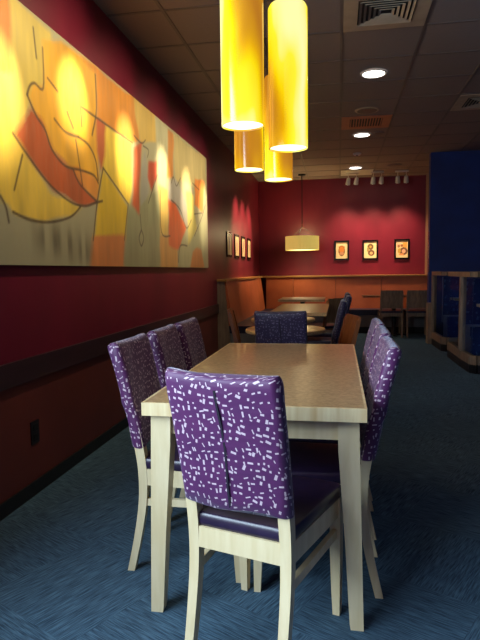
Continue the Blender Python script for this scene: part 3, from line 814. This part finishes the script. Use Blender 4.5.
# pendants
def pendant(x, y, zb, length, rot, label, r=.0765):
    t = thing('pendant_lamp', label, 'lamp', (x, y, zb), rot, 'amber cylinder pendants over the front table')
    bm = bmesh.new(); n = 48
    prof = [(r - .004, length - .004), (r - .004, .012), (r - .004, .0), (r, .0), (r, length * .5), (r, length - .012), (r - .006, length), (.02, length + .004)]
    add_loft(bm, [[(a * math.cos(2 * PI * k / n), a * math.sin(2 * PI * k / n), z) for k in range(n)] for a, z in prof], cap=False)
    finish('lamp_shade', bm, 'amber', t, smooth=50)
    bm = bmesh.new(); add_lathe(bm, [(r - .0045, .006), (r - .0045, .010)], 40); finish('diffuser', bm, 'pendant_glow', t)
    bm = bmesh.new(); add_tube(bm, [(0, 0, length), (0, 0, length + .03)], [.024, .012], 16); finish('socket_cap', bm, 'steel', t, smooth=50)
    bm = bmesh.new(); add_tube(bm, [(0, 0, length + .03), (0, 0, CEIL - zb - .02)], .0035, 8); finish('stem', bm, 'black', t)
    bm = bmesh.new(); add_lathe(bm, [(.06, CEIL - zb - .025), (.06, CEIL - zb - .006)], 24); finish('canopy', bm, 'black', t)
    l = bpy.data.lights.new('pendant', 'SPOT'); l.energy = LP['pend']; l.color = (1, .82, .5); l.spot_size = R(120); l.spot_blend = .7; l.shadow_soft_size = .06
    o = bpy.data.objects.new('pendant_bulb', l); C.objects.link(o); o.parent = t; o.location = (0, 0, -.01)
pendant(-.339, 2.05, 1.700, .61, -1.2, 'amber glass cylinder pendant nearest the viewer, left one cut by the top edge')
pendant(-.197, 2.28, 1.662, .538, 1.0, 'amber glass cylinder pendant, right one hanging in front, its top just in frame')
pendant(-.466, 3.00, 1.712, .56, 2.6, 'amber glass cylinder pendant at the left rear, mostly behind the nearest one')
pendant(-.323, 3.12, 1.674, .54, 4.0, 'amber glass cylinder pendant at the right rear, lowest in the picture')
# drum pendant
t = thing('drum_pendant', 'wide shallow yellow drum pendant hanging in the booth corner', 'lamp', (-.69, 10.9, 1.56))
bm = bmesh.new(); n = 64
add_loft(bm, [[(a * math.cos(2 * PI * k / n) * (1 + .006 * math.cos(PI * k)), a * math.sin(2 * PI * k / n) * (1 + .006 * math.cos(PI * k)), z) for k in range(n)] for a, z in ((.31, .26), (.31, 0), (.318, 0), (.318, .26), (.31, .26))], cap=False)
finish('lamp_shade', bm, 'drum', t)
bm = bmesh.new(); add_lathe(bm, [(.312, .012), (.312, .02)], 48); finish('diffuser', bm, 'pendant_glow', t)
bm = bmesh.new(); add_tube(bm, [(0, 0, .42), (0, 0, CEIL - 1.56 - .02)], .008, 8); finish('stem', bm, 'black', t)
bm = bmesh.new(); add_lathe(bm, [(.07, CEIL - 1.56 - .03), (.07, CEIL - 1.56 - .006)], 24); finish('canopy', bm, 'black', t)
for k in range(3):
    a = k * 2 * PI / 3 + .3; bm = bmesh.new(); add_tube(bm, [(.30 * math.cos(a), .30 * math.sin(a), .255), (0.006 * math.cos(a), .006 * math.sin(a), .43)], .003, 6); finish('cable', bm, 'black', t)
l = bpy.data.lights.new('drum', 'POINT'); l.energy = LP['drum']; l.color = (1, .78, .4); l.shadow_soft_size = .1
o = bpy.data.objects.new('drum_bulb', l); C.objects.link(o); o.parent = t; o.location = (0, 0, .32)
l = bpy.data.lights.new('drum', 'SPOT'); l.energy = 30; l.color = (1, .75, .4); l.spot_size = R(160); l.spot_blend = .5; l.shadow_soft_size = .2
o = bpy.data.objects.new('drum_downlight', l); C.objects.link(o); o.parent = t; o.location = (0, 0, -.01)

# ------------------------------------------------------------------ daylight through the left window
l = bpy.data.lights.new('daylight', 'AREA'); l.shape = 'RECTANGLE'; l.size = WY1 - WY0 - .1; l.size_y = WZ1 - WZ0 - .1
l.energy = LP['win']; l.color = (.66, .85, 1)
o = bpy.data.objects.new('daylight', l); C.objects.link(o); o.location = (XL - .20, (WY0 + WY1) / 2, (WZ0 + WZ1) / 2)
o.rotation_euler = Vector((1, 0, 0)).to_track_quat('-Z', 'Y').to_euler(); l.size, l.size_y = WZ1 - WZ0 - .1, WY1 - WY0 - .1
d = Vector((1, 0, 0)); o.rotation_euler = (0, -PI / 2, 0)

w = bpy.data.worlds.new('World'); scene.world = w; w.use_nodes = True
w.node_tree.nodes['Background'].inputs[0].default_value = (.55, .7, 1, 1); w.node_tree.nodes['Background'].inputs[1].default_value = .3

# ------------------------------------------------------------------ camera
F, YAW, PIT, ROL = 565.7, .1735, .0868, .0131
def ray(u, v, f=1.0):
    c, s = math.cos(ROL), math.sin(ROL); u, v = c * u - s * v, s * u + c * v
    x, y, z = u, f, -v
    c, s = math.cos(PIT), math.sin(PIT); y, z = c * y + s * z, -s * y + c * z
    c, s = math.cos(YAW), math.sin(YAW); return Vector((c * x - s * y, s * x + c * y, z))
fw = ray(0, 0); rt = ray(1, 0) - fw; up = fw - ray(0, 1)
cam = bpy.data.cameras.new('Camera'); co = bpy.data.objects.new('Camera', cam); C.objects.link(co)
mw = Matrix((rt, up, -fw)).transposed().to_4x4(); mw.translation = (0, 0, CAM_H); co.matrix_world = mw
cam.sensor_fit = 'VERTICAL'; cam.sensor_height = 32; cam.lens = F / 640 * 32; cam.clip_start = .02
scene.camera = co
scene.view_settings.view_transform = 'Standard'; scene.view_settings.look = 'None'
scene.view_settings.exposure = 0; scene.view_settings.gamma = 1; scene.view_settings.use_curve_mapping = False
